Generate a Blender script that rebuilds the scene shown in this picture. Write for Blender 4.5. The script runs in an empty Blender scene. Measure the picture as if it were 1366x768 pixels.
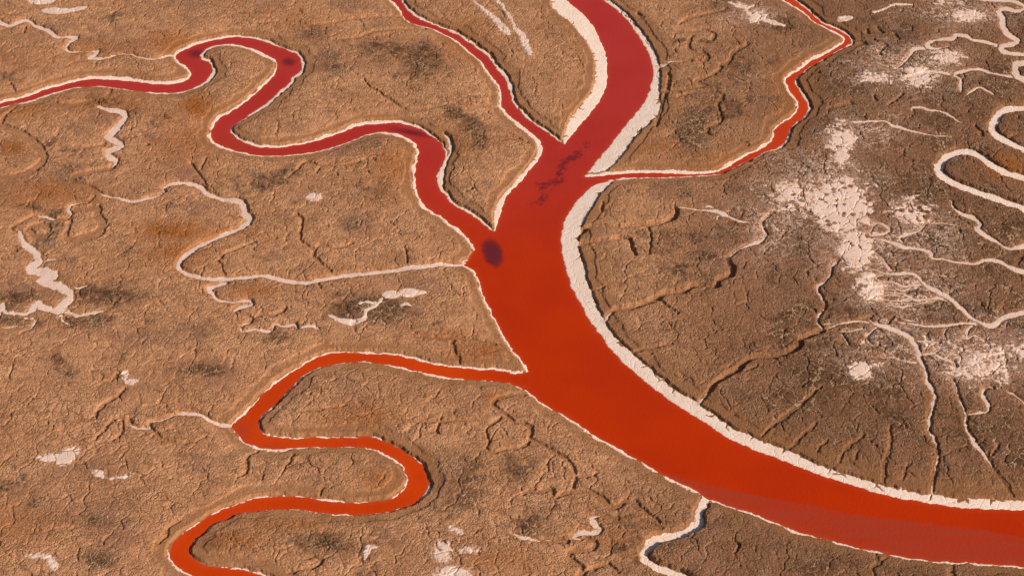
# Aerial view of a dried-out tidal salt marsh with red brine channels.
import bpy, math
import numpy as np

R = math.radians
scene = bpy.context.scene
col = scene.collection
rng = np.random.default_rng(7)

# ------------------------------------------------------------------ camera
CAM_H, PITCH, HFOV = 100.0, R(38.0), R(35.0)
TH = math.tan(HFOV / 2)
cam_d = bpy.data.cameras.new('camera')
cam = bpy.data.objects.new('camera', cam_d)
col.objects.link(cam)
cam.location = (0, 0, CAM_H)
cam.rotation_euler = (math.pi / 2 - PITCH, 0, 0)
cam_d.sensor_width = 36.0
cam_d.lens = 18.0 / TH
cam_d.clip_start = 1.0
cam_d.clip_end = 20000.0
scene.camera = cam
CP, SP = math.cos(PITCH), math.sin(PITCH)


def world(px, py, z=0.0):
    """traced photograph point (1366x768) -> ground coordinates at height z"""
    nx = (np.asarray(px, float) - 683) / 683 * TH
    ny = (384 - np.asarray(py, float)) / 683 * TH
    dy = CP + ny * SP
    dz = -SP + ny * CP
    t = (z - CAM_H) / dz
    return nx * t, dy * t


def photo(x, y, z=0.4):
    dz = z - CAM_H
    d = y * CP - dz * SP
    u = y * SP + dz * CP
    return 683 + x / d / TH * 683, 384 - u / d / TH * 683


# ------------------------------------------------------------------ noise
def hash2(ix, iy, seed):
    h = (ix.astype(np.int64) * 374761393 + iy.astype(np.int64) * 668265263 + seed * 974634777) & 0xFFFFFFFF
    h = ((h ^ (h >> 13)) * 1274126177) & 0xFFFFFFFF
    h = ((h ^ (h >> 16)) * 2246822519) & 0xFFFFFFFF
    return (h ^ (h >> 15)) & 0xFFFFFFFF


def gnoise(x, y, seed=0):
    """value noise with quintic fade, about -1..1"""
    fx = np.floor(x); fy = np.floor(y)
    ix = fx.astype(np.int32); iy = fy.astype(np.int32)
    tx = (x - fx).astype(np.float32); ty = (y - fy).astype(np.float32)
    # hash on the small lattice then look up
    x0, x1, y0, y1 = ix.min(), ix.max() + 2, iy.min(), iy.max() + 2
    gx, gy = np.meshgrid(np.arange(x0, x1 + 1), np.arange(y0, y1 + 1))
    ang = hash2(gx, gy, seed) / 4294967296.0 * 2 * math.pi
    cx = np.cos(ang).astype(np.float32); cy = np.sin(ang).astype(np.float32)
    W = gx.shape[1]
    base = (iy - y0) * W + (ix - x0)
    cx = cx.ravel(); cy = cy.ravel()
    ux = tx * tx * tx * (tx * (tx * 6 - 15) + 10)
    uy = ty * ty * ty * (ty * (ty * 6 - 15) + 10)
    def corner(o, dx, dy):
        b = base + o
        return cx[b] * (tx - dx) + cy[b] * (ty - dy)
    a = corner(0, 0, 0); b = corner(1, 1, 0); c = corner(W, 0, 1); d = corner(W + 1, 1, 1)
    a = a + (b - a) * ux
    c = c + (d - c) * ux
    return (a + (c - a) * uy) * 1.5


def fbm(x, y, seed=0, octv=4, gain=0.5, lac=2.03):
    s = 0.0; amp = 1.0; tot = 0.0
    for k in range(octv):
        s = s + amp * gnoise(x, y, seed + 17 * k)
        tot += amp
        amp *= gain; x = x * lac + 11.3; y = y * lac - 7.7
    return s / tot


def voronoi(x, y, seed=0, jit=0.9):
    """F1, F2-F1 and a random value of the nearest cell"""
    fx = np.floor(x).astype(np.int32); fy = np.floor(y).astype(np.int32)
    x0, x1, y0, y1 = fx.min() - 1, fx.max() + 1, fy.min() - 1, fy.max() + 1
    gx, gy = np.meshgrid(np.arange(x0, x1 + 1), np.arange(y0, y1 + 1))
    h = hash2(gx, gy, seed)
    sx = (gx + 0.5 + jit * ((h & 0xFFFF) / 65535.0 - 0.5)).astype(np.float32).ravel()
    sy = (gy + 0.5 + jit * ((h >> 16) / 65535.0 - 0.5)).astype(np.float32).ravel()
    W = gx.shape[1]
    base = (fy - y0) * W + (fx - x0)
    xf = x.astype(np.float32); yf = y.astype(np.float32)
    f1 = np.full(x.shape, 9.0, np.float32); f2 = f1.copy()
    for dj in (-1, 0, 1):
        for di in (-1, 0, 1):
            b = base + dj * W + di
            d = (sx[b] - xf) ** 2 + (sy[b] - yf) ** 2
            f2 = np.minimum(f2, np.maximum(d, f1))
            f1 = np.minimum(f1, d)
    f1 = np.sqrt(f1); f2 = np.sqrt(f2)
    return f1, f2 - f1


def sstep(a, b, x):
    t = np.clip((x - a) / (b - a), 0, 1)
    return t * t * (3 - 2 * t)


# ------------------------------------------------------------------ the grid
# ground lines: fine where the photograph looks, widening away to the horizon
DX = 0.056
xs_f = np.arange(-82.0, 82.0, DX)
ys_f = [78.0]
while ys_f[-1] < 206.0:
    ys_f.append(ys_f[-1] + 0.068 * (ys_f[-1] / 90.0) ** 1.25)
ys_f = np.array(ys_f)


def tail(start, step, lim, grow=1.28):
    out = []; v = start; s = step
    while abs(v) < lim:
        v += s; s *= grow; out.append(v)
    return out


xs = np.array(tail(xs_f[0], -DX * 2, 6000)[::-1] + list(xs_f) + tail(xs_f[-1], DX * 2, 6000))
ys = np.array(tail(ys_f[0], -0.15, 900)[::-1] + list(ys_f) + tail(ys_f[-1], 0.3, 9000))
NX, NY = len(xs), len(ys)
X, Y = np.meshgrid(xs, ys)
U, V = photo(X, np.maximum(Y, 20.0))
U = np.clip(U, -3000, 4400); V = np.clip(V, -2500, 3500)
XN = np.clip(X, -92, 92).astype(np.float32); YN = np.clip(Y, 70, 222).astype(np.float32)
print('grid', NX, NY, NX * NY)

# uneven edges: all distances are measured from slightly warped coordinates
WX = X + 0.13 * gnoise(XN / 0.9, YN / 0.9, 1) + 0.07 * gnoise(XN / 0.31, YN / 0.31, 2)
WY = Y + 0.13 * gnoise(XN / 0.9, YN / 0.9, 3) + 0.07 * gnoise(XN / 0.31, YN / 0.31, 4)
FAR = 5.0


def parse(s):
    pts = []
    for tok in s.split():
        pts.append([float(v) for v in tok.split(',')])
    return pts


def spline(P, step=3.0, closed=False):
    """Catmull-Rom through rows of P (x, y, width)"""
    P = np.array(P, float)
    if closed:
        Q = np.vstack([P[-1], P, P[0], P[1]])
    else:
        Q = np.vstack([2 * P[0] - P[1], P, 2 * P[-1] - P[-2]])
    out = []
    for i in range(1, len(Q) - 2):
        a, b, c, d = Q[i - 1], Q[i], Q[i + 1], Q[i + 2]
        n = max(1, int(np.hypot(*(c - b)[:2]) / step))
        t = np.linspace(0, 1, n, endpoint=False)[:, None]
        out.append(0.5 * (2 * b + (c - a) * t + (2 * a - 5 * b + 4 * c - d) * t ** 2 + (3 * b - a - 3 * c + d) * t ** 3))
    if not closed:
        out.append(P[-1:])
    return np.vstack(out)


def run_on(pts):
    """lines traced to the edge of the photograph carry on beyond it"""
    for end, nxt in ((0, 1), (-1, -2)):
        p, q = pts[end], pts[nxt]
        if p[0] > 1380 or p[0] < -4 or p[1] > 775:
            L = math.hypot(p[0] - q[0], p[1] - q[1]) + 1e-6
            e = [p[0] + 170 * (p[0] - q[0]) / L, p[1] + 60 * (p[1] - q[1]) / L, p[2]]
            pts.insert(0, e) if end == 0 else pts.append(e)
    return pts


def with_width(s, w):
    pts = parse(s) if isinstance(s, str) else s
    out = []; cur = w
    for p in pts:
        if len(p) > 2: cur = p[2]
        out.append([p[0], p[1], cur])
    return out


def window(x0, x1, y0, y1):
    i0 = max(0, np.searchsorted(xs, x0) - 1); i1 = min(NX, np.searchsorted(xs, x1) + 1)
    j0 = max(0, np.searchsorted(ys, y0) - 1); j1 = min(NY, np.searchsorted(ys, y1) + 1)
    return slice(j0, j1), slice(i0, i1)


def stroke(pts, z=0.25, dist=None, reach=FAR, half=True):
    """min over a traced line of (distance - half width) in metres.  Width is in
    photograph pixels and measured across the line."""
    P = spline(pts)
    px, py, w = P[:, 0], P[:, 1], np.maximum(P[:, 2], 0.3)
    k = 0.5 if half else 1.0
    tx = np.gradient(px); ty = np.gradient(py)
    L = np.hypot(tx, ty) + 1e-9
    nx, ny = -ty / L, tx / L
    x, y = world(px, py, z)
    xa, ya = world(px + nx * w * k, py + ny * w * k, z)
    xb, yb = world(px - nx * w * k, py - ny * w * k, z)
    # true half width across the ground line
    gx = np.gradient(x); gy = np.gradient(y); gl = np.hypot(gx, gy) + 1e-9
    r = 0.5 * np.abs((xa - xb) * -gy / gl + (ya - yb) * gx / gl)
    if dist is None:
        dist = np.full(X.shape, FAR, np.float32)
    for i in range(len(x) - 1):
        m = reach + max(r[i], r[i + 1])
        sl = window(min(x[i], x[i + 1]) - m, max(x[i], x[i + 1]) + m, min(y[i], y[i + 1]) - m, max(y[i], y[i + 1]) + m)
        wx = WX[sl]; wy = WY[sl]
        if wx.size == 0: continue
        dx, dy = x[i + 1] - x[i], y[i + 1] - y[i]
        t = np.clip(((wx - x[i]) * dx + (wy - y[i]) * dy) / (dx * dx + dy * dy + 1e-9), 0, 1)
        d = np.hypot(wx - x[i] - t * dx, wy - y[i] - t * dy) - (r[i] + t * (r[i + 1] - r[i]))
        dist[sl] = np.minimum(dist[sl], d)
    return dist


def polygon(pts, z=0.0):
    """signed distance to a traced outline (negative inside)"""
    x, y = world(pts[:, 0], pts[:, 1], z)
    d = np.full(X.shape, FAR, np.float32)
    x2 = np.append(x, x[0]); y2 = np.append(y, y[0])
    for i in range(len(x)):
        m = FAR
        sl = window(min(x2[i], x2[i + 1]) - m, max(x2[i], x2[i + 1]) + m, min(y2[i], y2[i + 1]) - m, max(y2[i], y2[i + 1]) + m)
        wx = WX[sl]; wy = WY[sl]
        if wx.size == 0: continue
        dx, dy = x2[i + 1] - x2[i], y2[i + 1] - y2[i]
        t = np.clip(((wx - x2[i]) * dx + (wy - y2[i]) * dy) / (dx * dx + dy * dy + 1e-9), 0, 1)
        d[sl] = np.minimum(d[sl], np.hypot(wx - x2[i] - t * dx, wy - y2[i] - t * dy))
    # inside test with the warped coordinates: crossings summed over edges in their row band
    inside = np.zeros(X.shape, bool)
    for i in range(len(x)):
        ya, yb = y2[i], y2[i + 1]
        if ya == yb: continue
        lo, hi = min(ya, yb), max(ya, yb)
        j0 = max(0, np.searchsorted(ys, lo - 0.3) - 1); j1 = min(NY, np.searchsorted(ys, hi + 0.3) + 1)
        i1 = min(NX, np.searchsorted(xs, max(x2[i], x2[i + 1]) + 0.3) + 1)
        wx = WX[j0:j1, :i1]; wy = WY[j0:j1, :i1]
        cross = ((ya > wy) != (yb > wy))
        xc = x2[i] + (wy - ya) / (yb - ya) * (x2[i + 1] - x2[i])
        inside[j0:j1, :i1] ^= cross & (wx < xc)
    return np.where(inside, -d, d)


# ------------------------------------------------------------------ traced water edges
# every bank line: x,y,(salt width in px)
E = {}
E['main_left_top'] = ('640,-140,30 700,-70,30 740,-25,30 756,0,30 767,10,34 781,22,36 792,37,35 799,50,32 804,63,28 809,75,27 810,93,27 810,107,28 808,118,28 801,133,27 791,147,27 774,167,24 762,182,14 752,193,5', 20)
E['mid_right'] = ('752,193,5 739,184,4 724,173,4 707,162,5 697,152,5 684,138,5 680,123,7 672,103,7 662,92,6 652,77,6 639,67,6 625,57,6 612,48,5 599,42,5 582,35,4 569,30,4 555,23,5 547,17,6 539,8,4 535,0,4 524,-16,4 480,-80,4 450,-130,4', 5)
E['mid_left'] = ('430,-135,4 462,-84,4 506,-20,4 522,0,4 529,7,4 535,15,3 540,25,2 555,33,2 575,38,2 595,47,2 610,55,3 625,68,3 642,83,3 654,100,4 664,112,4 669,125,5 669,140,5 675,150,5 684,158,5 697,168,6 709,177,7 719,187,8 724,197,9 722,205,9 716,217,8 704,230,7 691,247,7 684,253,7 675,264,9 670,279,12 664,299,8 660,309,4', 5)
E['meander_right'] = ('660,309,4 655,308,4 644,298,5 632,289,5 619,281,5 602,271,5 594,261,6 589,256,6 584,247,7 583,233,5 590,220,4 594,205,3 589,193,3 580,185,3 569,178,4 555,170,4 542,167,5 529,164,5 512,165,6 497,166,6 485,167,6 472,170,6 455,177,5 439,183,5 422,188,5 405,192,4 389,195,4 369,197,4 342,196,5 333,193,5 320,187,4 310,180,4 307,173,3 311,167,3 320,162,3 333,153,4 342,147,5 355,138,6 362,132,6 375,120,6 385,112,6 390,103,6 399,97,6 402,88,7 401,80,5 397,73,4 385,68,3 372,63,3 359,58,4 342,53,4 330,51,4 313,50,4 297,52,4 280,55,4 263,60,5 250,65,5 238,71,5 234,76,4 238,82,4 248,88,5 255,97,6 254,103,6 247,108,6 233,112,6 217,113,6 200,112,6 183,110,6 167,108,7 150,107,7 130,106,6 113,107,5 97,110,5 80,115,5 60,120,5 40,128,5 20,134,5 0,138,5 -50,150,5 -300,215,5', 5)
E['meander_left'] = ('-300,229,3 -50,160,3 0,144,3 20,138,3 33,136,4 50,131,4 67,125,4 83,121,3 100,117,2 117,116,2 133,115,2 150,117,2 173,120,2 197,123,3 220,124,3 240,123,3 257,118,3 267,113,5 275,107,6 282,98,7 283,90,4 278,83,5 269,80,7 267,75,6 273,67,5 283,62,4 300,59,4 317,60,4 330,63,4 342,67,5 355,73,6 367,80,5 370,88,4 367,98,5 359,108,6 349,118,6 342,124,5 333,132,5 320,142,6 307,150,6 293,158,6 285,168,5 282,177,5 283,187,6 293,193,5 310,200,4 327,204,3 342,207,3 362,208,3 382,207,3 402,205,3 422,202,3 442,197,3 459,191,3 475,185,3 489,180,3 505,176,4 522,177,5 535,180,6 549,187,7 555,193,6 559,203,6 555,220,6 554,233,7 555,247,6 557,256,6 560,264,6 567,274,7 579,283,5 592,291,5 605,301,6 619,311,6 625,319,6 632,329,7 634,338,6 630,345,5 620,350,4', 5)
E['main_left_mid'] = ('620,354,3 626,357,4 635,364,4 640,379,4 647,399,4 657,419,4 667,438,4 675,453,4 684,466,4 694,478,5 702,489,5 705,495,4', 4)
E['low_top'] = ('705,495,4 695,498,4 684,498,5 669,495,5 652,493,5 635,493,5 615,491,5 595,489,5 575,486,5 555,480,5 535,476,5 515,473,5 495,472,4 475,471,4 455,470,4 439,472,4 425,476,4 412,483,4 399,491,4 385,499,5 372,509,5 355,522,4 345,532,4 333,546,5 322,556,5 312,564,4', 4)
E['low_outer'] = ('310,567,3 313,575,4 323,585,4 333,592,4 342,595,4 362,599,4 379,599,4 395,597,3 419,596,2 442,596,2 465,595,2 485,596,2 502,600,3 519,607,5 532,615,5 539,625,5 544,639,5 540,652,5 532,660,5 519,666,4 499,669,4 475,671,4 452,670,4 435,669,6 415,665,4 392,663,4 372,662,4 355,664,4 342,665,4 320,672,4 300,679,4 280,689,4 260,702,4 240,715,4 230,727,5 226,739,5 231,749,5 243,759,5 257,767,5 290,786,5 340,812,5 430,858,5 560,930,5 700,1040,5', 4)
E['low_inner'] = ('760,1010,4 600,900,4 460,828,4 400,790,4 355,769,5 342,765,5 333,763,5 317,759,5 293,757,4 273,755,4 263,749,3 255,742,2 252,735,2 255,727,2 267,714,2 283,700,2 300,692,2 320,684,2 342,681,2 362,679,2 382,678,2 402,679,2 422,682,3 449,685,3 475,686,2 499,685,2 522,681,2 542,675,2 555,669,3 565,660,4 570,652,5 570,642,5 569,634,3 564,622,3 555,614,3 542,606,3 529,597,3 515,590,3 502,585,4 489,583,4 465,584,4 442,584,4 419,584,4 395,585,4 379,584,4 365,583,4 354,580,4 346,574,3 345,565,3 349,555,3 362,544,4 375,532,3 385,520,3 394,511,4 404,501,4 422,491,3 442,486,2 465,483,2 485,482,2 509,484,3 532,489,4 555,494,3 575,499,4 595,503,3 619,505,2 642,507,2 662,508,2 684,512,2 697,517,3', 3)
E['main_left_low'] = ('697,517,3 704,522,4 717,532,4 734,544,4 751,552,4 771,565,4 787,577,5 804,587,5 821,595,5 837,605,5 854,614,5 871,625,5 891,637,5 914,647,5 932,656,5 944,665,4 957,669,3 971,674,3 991,680,3 1011,687,3 1024,693,3 1044,700,5 1064,709,5 1087,715,4 1117,723,3 1144,730,3 1171,735,4 1197,741,4 1224,745,3 1257,749,3 1291,750,4 1324,752,4 1366,755,4 1460,764,4 1720,772,4', 4)
E['main_right_low'] = ('1720,688,13 1460,678,13 1366,680,13 1341,680,14 1311,679,14 1277,676,13 1257,674,14 1237,671,12 1217,667,12 1197,664,12 1177,659,12 1161,654,12 1141,648,12 1124,643,12 1104,637,13 1084,630,13 1064,622,14 1044,614,15 1024,606,15 1011,602,15 991,593,15 971,584,15 954,573,16 934,560,16 914,547,17 897,537,17 881,525,17 867,514,17 847,498,18 834,486,18 821,473,18 807,456,16 794,438,15 781,419,18 771,399,20 762,384,23 756,363,25 751,346,25 748,329,24 749,311,25 752,296,25 759,283,24 769,269,22 784,253,16 797,246,10 811,241,5', 14)
E['right_low'] = ('811,241,4 831,238,3 857,237,2 884,237,2 904,236,2 924,235,2 944,234,2 961,232,2 977,225,2 991,218,2 1004,212,2 1024,202,2 1037,198,3 1047,190,4 1052,180,3 1057,169,3 1071,158,3 1077,150,4 1079,143,5 1074,133,4 1067,122,5 1061,108,4 1066,102,2 1077,92,2 1094,82,2 1111,72,2 1127,63,2 1136,58,3 1136,53,3 1127,45,3 1114,38,3 1099,32,3 1087,22,3 1077,13,3 1064,3,3 1040,-14,3 960,-60,3 900,-120,3', 3)
E['right_top'] = ('886,-124,3 944,-63,3 1020,-16,3 1044,0,3 1061,10,3 1074,18,3 1084,28,2 1097,35,3 1114,43,4 1124,49,5 1126,55,5 1117,62,6 1101,72,6 1084,80,6 1067,92,6 1052,102,5 1047,108,4 1052,120,4 1061,132,4 1064,143,4 1059,153,4 1044,163,4 1032,173,4 1031,183,5 1024,192,4 1011,200,4 994,208,5 977,218,6 961,227,5 944,231,6 917,232,6 891,231,6 864,230,6 837,231,6 811,233,6 791,235,5 779,236,5', 4)
E['main_right_top'] = ('779,236,8 784,230,14 797,213,22 811,197,22 824,180,22 837,163,24 851,147,24 861,133,18 866,122,14 869,110,12 871,97,10 869,83,9 864,70,9 856,55,8 847,42,7 837,28,6 824,15,5 811,5,5 804,0,5 788,-18,5 750,-60,5 690,-130,5', 10)

Epts = {k: with_width(v[0], v[1]) for k, v in E.items()}


def edge_line(k):
    P = spline(Epts[k])
    return P[:, :2]


def near_shift(P):
    return P


def chain(*ks):
    return np.vstack([edge_line(k) for k in ks])


def after(k, px, py):
    P = edge_line(k)
    return P[np.argmin(np.hypot(P[:, 0] - px, P[:, 1] - py)):]


# water bodies as closed outlines
main_o = np.vstack([edge_line('main_left_top'), after('mid_left', 719, 211), [[640, 318], [622, 352]],
                    edge_line('main_left_mid'), [[704, 505]], edge_line('main_left_low'),
                    edge_line('main_right_low'), [[795, 239]], edge_line('main_right_top')])
mid_o = np.vstack([edge_line('mid_right'), edge_line('mid_left'), [[735, 235]]])
meander_o = np.vstack([edge_line('meander_right'), edge_line('meander_left'), [[640, 352], [672, 330]]])
low_o = np.vstack([edge_line('low_top'), edge_line('low_outer'), edge_line('low_inner'), [[720, 508]]])
right_o = np.vstack([edge_line('right_low'), edge_line('right_top'), [[772, 240]]])

D = {}
for nm, o in (('main', main_o), ('mid', mid_o), ('meander', meander_o), ('low', low_o), ('right', right_o)):
    D[nm] = polygon(o)
D['right'] = D['right'] + .10
dw = D['main'].copy()
for k in D: dw = np.minimum(dw, D[k])

# ------------------------------------------------------------------ salt banks
S = {}
for k in E:
    if not k.startswith('main_right') and k != 'main_left_top':
        for p in Epts[k]: p[2] *= .84
    if k == 'right_top':
        for p in Epts[k]: p[2] *= .8
    if k == 'main_left_top':
        for p in Epts[k]: p[2] *= .62
    S[k] = stroke(Epts[k], z=0.06, half=False)
rim = dw.copy()
for k in S: rim = np.minimum(rim, S[k])
rim = np.where(rim < 0, np.minimum(rim, dw), rim)

# ------------------------------------------------------------------ dry creeks and gullies
# key: (lines, default width px, depth m, salted)
CREEK = {}
CREEK['c_topleft'] = (['-20,30,5 0,32,5 13,36,5 23,32,5 37,29,4 50,37,4 65,43,5 77,51,4 90,51,3 102,52,5 93,58,5 88,67,5 95,71,3 113,70,2 132,71,3 120,78,5 140,79,2 160,74,1.5 173,73,2 187,78,2.5 207,80,2.5 220,75,2.5 234,72,2.5'], 4, .22)
CREEK['c_zigzag'] = (['133,144,4 147,148,7 160,150,8 167,157,8 160,167,8 149,180,9 143,184,8 155,190,8 162,195,6 150,202,8 143,205,8 147,212,9 155,217,8 148,226,4'], 7, .2)
CREEK['c_mid'] = (['220,258,3 218,253,4 227,247,5 247,245,5 267,250,5 277,259,6 297,266,6 317,269,8 325,277,10 328,288,10 334,294,9 320,306,7 300,314,6 280,323,6 260,333,7 245,344,8 238,356,7 247,364,6 267,371,5 293,373,5 320,371,6 342,369,6 355,369,5 372,373,6 392,377,6 415,377,6 442,371,6 465,368,6 492,365,6 519,363,6 542,359,6 569,356,6 592,353,5 615,351,4 628,350,3'], 6, .26)
CREEK['c_midtail'] = (['220,258,2 207,264,3 180,270,4 160,266,3 140,262,3 133,259,2', '117,271,1 100,274,2 90,281,4 95,287,5 90,293,3', '73,294,2 57,290,4 50,289,1.5'], 3, .2)
CREEK['c_trunk'] = (['25,311,5 32,326,8 47,339,10 50,351,12 40,361,11 60,366,12 71,370,11 58,378,11 77,384,12 90,391,12 95,399,10 85,409,13 80,416,10 67,416,7 50,408,9 40,418,7 33,422,5 20,420,4 7,419,4 3,408,4 -10,440,3', '86,416,8 97,422,5 110,423,4 133,418,4 147,413,2', '80,417,6 82,427,6 90,434,3 97,436,1', '30,426,3 47,429,4 43,438,3 30,446,1.5', '88,386,6 100,387,3 117,384,1.5', '53,353,5 63,350,2 75,348,1', '8,440,2 25,437,1'], 8, .1)
CREEK['c_undermid'] = (['302,373,4 303,378,5 290,382,5 278,388,6 285,393,4 290,401,3 310,404,3 333,402,5 336,407,5 320,411,5 312,416,3', '333,424,1.5 337,429,1.5 323,436,1.5 323,443,2 342,441,3 362,443,3 367,434,2 379,436,4 392,434,5 396,438,3'], 4, .2)
CREEK['c_lowleft'] = (['312,565,4 290,564,4 270,555,4 253,552,5 237,554,3.5 223,560,3 203,564,3 200,571,3 185,572,3 175,567,5 172,560,3'], 4, .24)
CREEK['c_bottom'] = (['941,662,11 936,672,12 932,684,13 932,697,13 917,707,12 897,714,12 880,717,11 866,727,13 859,739,13 866,750,11 884,759,12 911,768,12 945,784,12'], 12, .4)
CREEK['c_bottomhook'] = (['801,690,2 788,691,6 794,701,6 800,708,6 790,712,5 772,712,6 764,718,6 775,722,2', '684,714,4 700,720,3 717,722,3 735,722,1.5'], 5, .14)
CREEK['c_g4'] = (['866,88,5 884,87,4 897,83,3 921,83,1.5'], 3, .14)
CREEK['c_g9'] = (['795,437,8 804,428,6 812,420,4 822,412,1.5', '974,356,1 971,348,2.5 978,340,2 992,332,3 1004,327,4 1015,323,4 1021,317,4 1016,303,4 1020,294,3 1030,286,3'], 3, .16)
CREEK['c_star'] = (['905,279,1 917,281,1.5 935,283,2 950,284,4 961,287,6 975,294,3 991,299,2 1008,301,1.5', '957,285,3 946,278,1.5 940,280,1', '961,286,3 974,284,1.5', '958,289,3 955,296,1.5', '966,288,2 972,281,1'], 3, .06)
CREEK['c_g10'] = (['924,547,9 930,539,7 938,531,4 948,520,1.5', '1084,446,1 1097,442,2.5 1090,432,2.5 1092,423,3 1100,412,2 1098,402,2 1090,390,3 1091,383,3 1103,374,3 1107,361,4 1110,356,5 1117,349,3'], 3, .18)
CREEK['c_g13'] = (['1244,661,2 1246,639,1 1251,609,1.5 1244,585,4 1238,576,4 1241,549,4.5 1246,532,4.5 1243,521,4 1236,510,5 1235,500,5 1233,493,4.5 1227,483,5 1224,469,5 1217,457,6 1206,447,6 1192,441,6 1179,437,6 1165,433,3 1160,427,2', '1181,438,4 1186,430,3 1190,424,1', '1217,457,2 1235,456,2.5 1246,458,1', '1227,474,1.5 1245,473,2.5 1252,470,1', '1163,432,3 1145,430,2 1120,434,2 1100,441,1.5', '1170,437,3 1160,446,3 1155,456,1.5 1168,464,1.5', '1150,440,2 1130,444,1.5 1105,443,1', '1161,424,1.5 1152,428,2 1129,433,2 1099,434,1.5', '1131,462,1.5 1124,450,2 1117,442,1.5', '1148,461,1.5 1157,450,2 1158,443,2 1146,440,1.5', '1170,462,1.5 1158,460,2 1148,459,1.5',
    '1223,486,1.5 1205,482,1.5 1191,478,2 1170,480,1.5', '1217,453,2.5 1235,456,3 1253,459,1.5', '1229,474,2.5 1244,474,3 1258,480,2 1270,484,2 1276,491,1.5'], 4, .16)
CREEK['c_g14'] = (['1351,661,1 1334,640,1 1317,615,2 1301,595,4.5 1292,580,4 1287,569,5 1287,556,4 1281,542,3 1279,532,2 1275,521,2.5 1270,508,1.5', '1288,555,3 1301,553,3 1314,551,3 1317,545,4 1312,532,3 1309,525,3 1319,517,4 1325,520,2', '1345,524,2 1356,531,2.5 1370,543,4'], 3, .14)
CREEK['c_right_fan'] = (['1390,412,9 1366,419,8 1344,424,7 1333,429,8 1324,436,8 1311,435,5 1291,423,5 1271,404,6 1254,393,5 1237,385,5 1230,378,5 1222,370,4 1211,367,4 1197,368,3 1184,368,2.5 1161,361,2', '1267,404,3 1254,400,3 1238,401,2 1221,402,3 1204,395,2 1181,393,2', '1228,382,2.5 1204,384,2 1191,379,2 1167,381,1.5', '1222,380,1.5 1205,390,2 1195,388,1.5 1160,388,1.5', '1311,436,3 1291,433,2.5 1267,436,3 1237,437,3 1211,434,1.5', '1267,437,2 1258,446,2 1261,455,1.5', '1297,436,2 1288,446,3 1290,455,2 1300,449,1.5 1312,458,1', '1180,368,1.5 1160,374,1.5', '1221,402,1.5 1190,404,1.5 1165,401,1', '1254,400,1.5 1235,407,1.5 1200,406,1.5', '1188,366,2 1180,354,2 1173,343,2 1163,341,1.5',
    '1229,382,2 1220,387,2 1205,388,2.5 1200,382,2.5 1182,379,2.5 1164,381,2', '1214,399,2 1203,389,2.5 1188,386,2.5 1170,387,2', '1253,400,2 1220,401,2.5 1208,397,2.5 1191,396,2.5 1174,396,2',
    '1220,403,2 1205,407,2.5 1188,406,2.5 1179,402,2', '1217,411,1.5 1195,411,2 1176,405,1.5', '1267,436,2 1232,438,2.5 1202,433,2 1195,430,1.5', '1223,434,2 1212,430,2 1205,427,1.5', '1262,371,1.5 1248,368,2', '1306,449,1.5 1313,458,2 1318,467,1.5'], 4, .1)
CREEK['c_right_upper'] = (['1390,376,7 1366,366,6 1344,358,5 1331,351,4 1314,349,5 1301,354,4 1287,353,3 1271,351,3 1257,348,4 1244,347,4 1238,338,5 1222,334,4 1207,333,4 1193,327,5 1180,323,4 1164,321,3', '1204,330,3 1199,321,4 1208,315,4 1222,312,2 1237,300,2 1247,295,1', '1231,335,1.5 1222,325,1', '1237,300,1.5 1260,301,1.5 1297,306,1', '1164,316,3 1180,314,3 1187,309,2.5 1180,303,2 1168,300,1.5 1160,312,2'], 4, .1)
CREEK['c_right_mid'] = (['1390,326,6 1366,331,5 1347,334,4 1331,326,4 1314,316,6 1303,307,6 1307,301,4 1297,293,5 1281,287,4 1271,279,4 1269,271,3 1265,269,2'], 4, .14)
CREEK['c_loop'] = (['1390,243,9 1366,238,9 1344,232,9 1324,222,9 1311,212,9 1294,204,9 1277,204,9 1262,210,10 1254,220,11 1253,230,11 1261,238,10 1277,247,10 1301,256,9 1324,264,9 1345,271,9 1366,278,9 1390,285,9'], 9, .3)
CREEK['c_loop2'] = (['1390,142,8 1366,145,8 1344,147,9 1332,153,10 1327,163,11 1323,173,11 1331,183,9 1347,192,8 1366,200,7 1390,206,8'], 9, .26)
CREEK['c_edge'] = (['1390,86,8 1366,87,8 1354,88,8 1354,96,7 1358,104,8 1366,108,8 1390,113,8', '1357,106,4 1340,103,3 1324,100,3 1307,95,4 1294,95,4 1280,99,4 1272,102,4 1281,109,4 1280,118,5 1281,124,3', '1273,102,3 1260,100,3 1247,98,4 1237,98,4 1224,103,3 1210,106,2', '1324,128,1.5 1308,119,2 1298,122,3 1290,128,2'], 4, .12)
CREEK['c_topright'] = (['1290,-4,5 1304,0,5 1331,3,4 1351,4,4 1361,8,5 1366,12,5 1357,17,5 1340,14,5 1331,18,7 1336,26,8 1337,37,8 1344,48,7 1356,57,7 1345,62,7 1335,65,7 1341,72,6 1366,75,5 1390,75,5', '1333,64,5 1314,58,4 1296,55,4 1287,50,5 1274,49,5 1271,54,5 1251,55,4 1238,59,5 1236,64,6 1245,67,4 1265,64,2', '1242,66,4 1220,68,5 1213,75,4 1206,84,4 1195,94,2'], 5, .12)
CREEK['c_r6'] = (['1140,166,3 1160,165,2.5 1181,165,2 1190,171,3 1200,173,3 1212,177,2 1224,180,1.5 1250,184,1 1277,185,1'], 2, .05)
CREEK['c_r7'] = (['1216,151,1.5 1217,147,3 1228,146,3 1240,150,2 1257,152,2 1270,160,1.5 1281,167,1.5'], 2, .05)
CREEK['c_islet'] = (['593,178,1.5 598,182,3.5 601,193,5 599,205,5 594,214,5 590,226,6 588,240,8 588,252,5'], 5, .3)

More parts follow.
